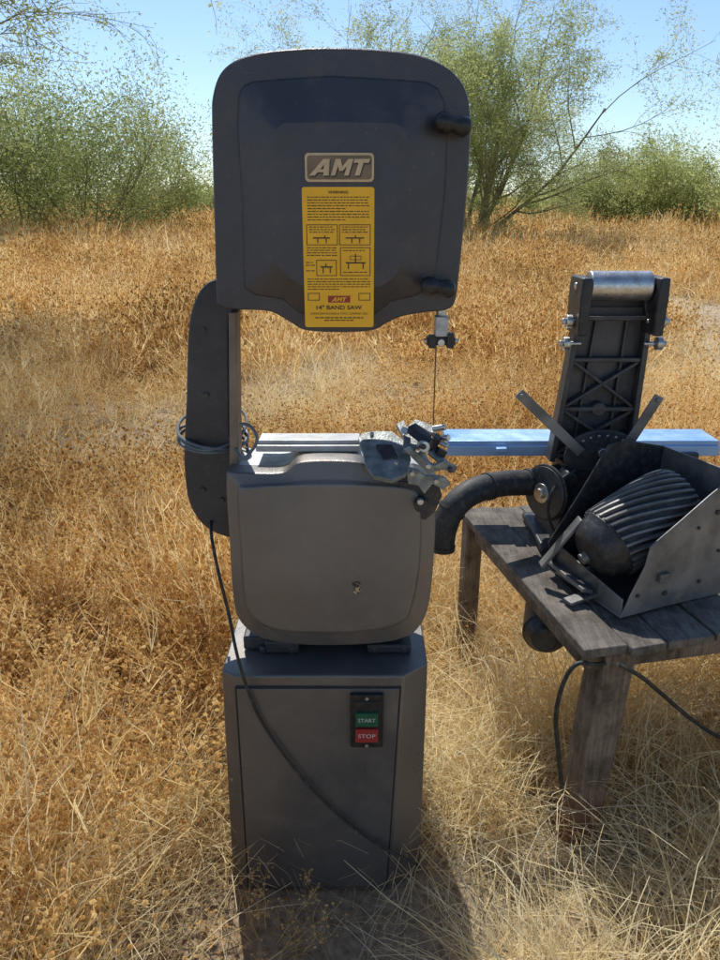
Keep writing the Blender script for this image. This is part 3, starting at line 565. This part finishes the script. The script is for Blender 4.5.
def scatter(name,pts,rots,scs,idx,col,label):
    me=bpy.data.meshes.new(name); me.from_pydata([tuple(p) for p in pts],[],[])
    a=me.attributes.new('rot','FLOAT_VECTOR','POINT'); a.data.foreach_set('vector',np.array(rots,np.float32).ravel())
    a=me.attributes.new('scl','FLOAT_VECTOR','POINT'); a.data.foreach_set('vector',np.array(scs,np.float32).ravel())
    a=me.attributes.new('idx','INT','POINT'); a.data.foreach_set('value',np.array(idx,np.int32))
    a=me.attributes.new('near','BOOLEAN','POINT'); a.data.foreach_set('value',[p[1]<6.5 for p in pts])
    o=bpy.data.objects.new(name,me); COL.objects.link(o); o['kind']="stuff"; o['label']=label; o['category']="dry grass"
    ng=bpy.data.node_groups.new(name+"_nodes",'GeometryNodeTree'); ng.interface.new_socket('Geometry',in_out='INPUT',socket_type='NodeSocketGeometry'); ng.interface.new_socket('Geometry',in_out='OUTPUT',socket_type='NodeSocketGeometry')
    N=ng.nodes.new; L=ng.links.new; gi=N('NodeGroupInput'); go=N('NodeGroupOutput'); ci=N('GeometryNodeCollectionInfo')
    ci.inputs['Collection'].default_value=col; ci.inputs['Separate Children'].default_value=True; ci.inputs['Reset Children'].default_value=True
    def na(n,t):
        x=N('GeometryNodeInputNamedAttribute'); x.data_type=t; x.inputs['Name'].default_value=n; return next(q for q in x.outputs if q.name=='Attribute' and q.enabled)
    se=N('GeometryNodeSeparateGeometry'); se.domain='POINT'; L(gi.outputs[0],se.inputs[0]); L(na('near','BOOLEAN'),se.inputs['Selection'])
    jn=N('GeometryNodeJoinGeometry'); re=N('GeometryNodeRealizeInstances')
    for k in (0,1):
        ip=N('GeometryNodeInstanceOnPoints'); L(se.outputs[k],ip.inputs['Points']); L(ci.outputs[0],ip.inputs['Instance']); ip.inputs['Pick Instance'].default_value=True
        L(na('idx','INT'),ip.inputs['Instance Index']); L(na('rot','FLOAT_VECTOR'),ip.inputs['Rotation']); L(na('scl','FLOAT_VECTOR'),ip.inputs['Scale'])
        if k==0: L(ip.outputs[0],re.inputs[0]); L(re.outputs[0],jn.inputs[0])
        else: L(ip.outputs[0],jn.inputs[0])
    L(jn.outputs[0],go.inputs[0])
    m=o.modifiers.new('scatter','NODES'); m.node_group=ng; return o
BARE=[(5.0,9.2,2.2,3.4),(3.9,6.3,1.25,1.0),(-1.60,3.95,.72,.72),(-2.6,3.4,.55,.32),(-.03,1.0,.25,.22),(7,14,4,1.2)]
def barek(x,y):
    k=0
    for bx,by,rx,ry in BARE:
        q=((x-bx)/rx)**2+((y-by)/ry)**2+.8*noise.noise(Vector((x*2.5,y*2.5,7))); k=max(k,min(1,max(0,1.35-q)))
    return k
bands=[(.35,1.2,120),(1.2,2.5,115),(2.5,4.5,58),(4.5,8,28),(8,14,12),(14,26,5),(26,50,1.9),(50,95,.7)]
sp,sr,ss,si=[],[],[],[]; wp,wr,ws,wi=[],[],[],[]
for y0,y1,den in bands:
    hw=.60*y1+.8; n=int(den*(y1-y0)*2*hw)
    for _ in range(n):
        x=random.uniform(-hw,hw); y=random.uniform(y0,y1)
        if abs(x)>.60*y+.8: continue
        bk=barek(x,y)
        if -.31<x<.165 and 1.13<y<1.60: continue
        clr= (-.40<x<.235 and .4<y<1.24)
        if clr and random.random()<.80: continue
        if random.random()<bk*.95: 
            if random.random()<.3: sp.append((x,y,gh(x,y))); sr.append((0,0,random.uniform(0,6.28))); ss.append((.7,.7,.3)); si.append(4+random.randint(0,1))
            elif x<0 and random.random()<.35: wp.append((x,y,gh(x,y))); wr.append((0,0,random.uniform(0,6.28))); ws.append((.6,.6,.35)); wi.append(random.randint(0,3))
            continue
        nz=noise.noise(Vector((x*.45,y*.45,11)))+.5*noise.noise(Vector((x*1.6,y*1.6,3)))
        ps=.30+.9*nz
        if y<2.6 and x>-.30: ps+=.7
        if 4.2<y<8 and -.9<x<2.0: ps+=.3
        if 2.6<y<8 and x<-1: ps-=.12
        far=max(1,(y/9)**.75) if y>9 else 1
        cl=noise.noise(Vector((x*1.5,y*1.5,33))); z=gh(x,y); hn=.85+.35*noise.noise(Vector((x*.9,y*.9,21)))+1.0*cl
        hn=max(.32,hn)
        undr= (.3<x<1.9 and 1.1<y<2.3)
        legz= math.hypot(x-.50,y-1.20)<.24
        if random.random()<ps:
            s=random.uniform(.75,1.2)*far; hz=s*hn*(1 if y>2 else .9)
            if undr: hz=min(hz,.95)
            if y<2.2 and x>.26 and not legz: hz=max(hz,.6)
            near_saw = (-.55<x<.30 and .4<y<1.9)
            if near_saw: hz=min(hz,.55)
            if clr: s*=.5; hz=.16
            if legz: hz*=.45
            sp.append((x,y,z)); sr.append((random.gauss(0,.12) if not clr else 0,random.gauss(0,.12) if not clr else 0,random.uniform(0,6.28))); ss.append((s,s,hz)); si.append(8+random.randint(0,1) if y>10 else (4+random.randint(0,1) if (clr or legz or random.random()<.25) else (6+random.randint(0,1) if random.random()<.12 and y>1.8 else random.randint(0,3))))
        else:
            if clr or legz or (y<1.35 and -.56<x<.30): continue
            s=random.uniform(.75,1.3)*(1 if y<9 else far*.85); hz=s*hn*(.7 if undr else 1)*(.9 if y<2 else 1)
            if y<1.15 and x<-.3: hz*=.8
            wp.append((x,y,z)); wr.append((random.gauss(0,.08),random.gauss(0,.08),random.uniform(0,6.28))); ws.append((s,s,hz)); wi.append(random.randint(0,3) if y<6 else 4+random.randint(0,2))
scatter("dry_grass",sp,sr,ss,si,cs,"tangled pale straw-coloured dry grass over the field")
scatter("dry_weeds",wp,wr,ws,wi,cw,"rusty orange dried weeds with small round seed heads")
# =============== TREES =================
def tree(name,base,label,cat,stems,slen,srad,spread,levels,kids,leafn,leafsz,lmat,seed,up=.15,droop=0,tilt=None,leafspread=.12,shrink=.55,flat=1.0,g=None,asp=.42):
    rnd=random.Random(seed); polys=[]; leaves=[]
    def grow(p,d,L,r,lev):
        k=5 if lev<levels else 3; pts=[p.copy()]; rr=[r]
        for i in range(k):
            p=p+d*L/k; pts.append(p.copy()); rr.append(r*(1-.75*(i+1)/k)+.0012)
            jit=.16 if lev<2 else .26
            d=(d+Vector((rnd.gauss(0,jit),rnd.gauss(0,jit),rnd.gauss(0,jit*.6)+(up if lev<2 else -droop)))).normalized()
        polys.append((pts,rr,lev))
        if lev>=levels-1:
            for _ in range(leafn if lev==levels else leafn//2):
                t=rnd.random()**.7*k; i=min(k-1,int(t)); q=pts[i].lerp(pts[i+1],t-i)
                leaves.append(q+Vector((rnd.gauss(0,leafspread),rnd.gauss(0,leafspread),rnd.gauss(0,leafspread))))
        if lev<levels:
            for j in range(kids[lev]):
                t=(.25+.75*(j+rnd.random())/kids[lev])*k; t=min(t,k-.001); i=int(t); q=pts[i].lerp(pts[i+1],t-i)
                dd=(pts[i+1]-pts[i]).normalized(); o=Vector((rnd.gauss(0,1),rnd.gauss(0,1),rnd.gauss(0,.7)*flat)); o=(o-dd*o.dot(dd)).normalized()
                an=rnd.uniform(.4,.95); nd=(dd*math.cos(an)+o*math.sin(an)).normalized()
                grow(q,nd,L*shrink*rnd.uniform(.7,1.2),max(.002,rr[i]*.5),lev+1)
    base=Vector(base)
    for s in range(stems):
        a=2*math.pi*(s+rnd.uniform(-.3,.3))/stems; th=rnd.uniform(spread*.35,spread)
        d=Vector((math.cos(a)*math.sin(th),math.sin(a)*math.sin(th),math.cos(th)))
        if tilt: d=(d+Vector(tilt)*rnd.uniform(.6,1.2)).normalized()
        grow(base+Vector((math.cos(a),math.sin(a),0))*srad*.6,d,slen*rnd.uniform(.8,1.15),srad,0)
    e=thing(name,base,label,cat)
    if g: e['group']=g
    mb=MB()
    for pts,rr,lev in polys: mb.tube(pts,rr,7 if lev==0 else (5 if lev==1 else 3),cap=False)
    me=bpy.data.meshes.new("trunk"); me.from_pydata(mb.v,[],mb.f); me.materials.append(M_bark); me.polygons.foreach_set('use_smooth',[True]*len(me.polygons))
    o=bpy.data.objects.new("trunk",me); COL.objects.link(o); attach(o,e)
    n=len(leaves); C=np.array([tuple(l) for l in leaves]); G=np.random.default_rng(seed)
    u=G.normal(size=(n,3)); u[:,2]*=.8; u/=np.linalg.norm(u,axis=1)[:,None]; v=np.cross(u,G.normal(size=(n,3))); v/=np.linalg.norm(v,axis=1)[:,None]
    sz=leafsz*G.uniform(.5,1.4,n)[:,None]; u=u*sz; v=v*sz*asp
    VV=np.stack([C-u-v*.3,C-v,C+u,C+v],1).reshape(-1,3)
    cl=np.array([noise.noise(Vector(c*1.1/max(.4,leafspread*6)))for c in C]); tn=np.clip(G.normal(.5,.16,n)+cl*.35,0,1)
    me=bpy.data.meshes.new("crown"); me.from_pydata(VV.tolist(),[],(np.arange(4*n).reshape(n,4)).tolist()); at=me.attributes.new('tint','FLOAT','POINT'); at.data.foreach_set('value',np.repeat(tn,4).astype(np.float32)); me.materials.append(lmat)
    o=bpy.data.objects.new("crown",me); COL.objects.link(o); attach(o,e); return e
def gx(px,D):
    return (px-360)/(FP*ct+270*st)*D
tree("desert_tree",(gx(468,27),27,0),"feathery yellow-green desert tree with many thin spreading stems","tree",14,5.9,.085,1.0,3,[8,6,5],42,.050,M_leaf,5,up=.09,droop=.09,leafspread=.14,shrink=.5,asp=.24)
tree("desert_tree",(gx(640,36),36,0),"feathery green desert tree behind the dry field","tree",6,2.9,.08,1.0,3,[6,5,5],26,.07,M_leaf,31,up=.06,leafspread=.2,asp=.3)
tree("overhanging_tree",(-6.9,8.2,0),"thin-leaved desert tree with long drooping boughs over the field","tree",8,6.8,.045,.30,3,[8,8,7],30,.026,M_leaf,19,up=.05,droop=.10,tilt=(.66,-.12,.18),leafspread=.05,shrink=.42,asp=.22)
G1="green bushes along the far edge of the field"
def bush(px,D,h,seed,mat=M_leaf2,wide=1.0,ln=64,sz=.07):
    tree("bush",(gx(px,D),D,0),"rounded soft green desert bush at the far field edge","bush",9,h*.62,.04,1.2*wide,2,[7,6],ln,sz,mat,seed,up=.07,droop=.0,leafspread=.24*h/4,shrink=.5,g=G1,asp=.28)
for px,D,h,seed in [(-60,27,7.6,41),(20,29,7.8,42),(84,28,8.0,43),(134,34,6.2,44),(205,48,3.8,45),(570,42,3.8,46),(620,38,5.2,47),(672,36,4.2,48),(728,33,5.8,49),(800,35,5,50),(-150,28,6,51),(260,60,5,52),(330,62,5,53),(400,55,4.6,54),(540,50,4.4,55),(465,60,5,56)]:
    bush(px,D,h,seed,M_leaf2 if seed in(43,44,45,47) else M_leaf)
V=[];F=[];Tn=[]
for k in range(26000):
    x=random.uniform(-95,95); y=random.uniform(75,100); hh_=3.2+1.6*noise.noise(Vector((x*.09,3,0)))+.9*noise.noise(Vector((x*.4,8,0))); z=random.uniform(0,1)**.8*hh_
    o=len(V); c=Vector((x,y,z)); u=Vector((random.gauss(0,1),random.gauss(0,1),random.gauss(0,1))).normalized()*.3; v=u.orthogonal().normalized()*.2
    V+=[tuple(c-u),tuple(c-v),tuple(c+u),tuple(c+v)]; F.append((o,o+1,o+2,o+3)); Tn+=[min(1,max(0,random.gauss(.5,.2)))]*4
fw=finish("far_wood",V,F,Tn,M_leaf); COL.objects.link(fw); fw['kind']="stuff"; fw['label']="distant low green wood along the horizon"; fw['category']="trees"
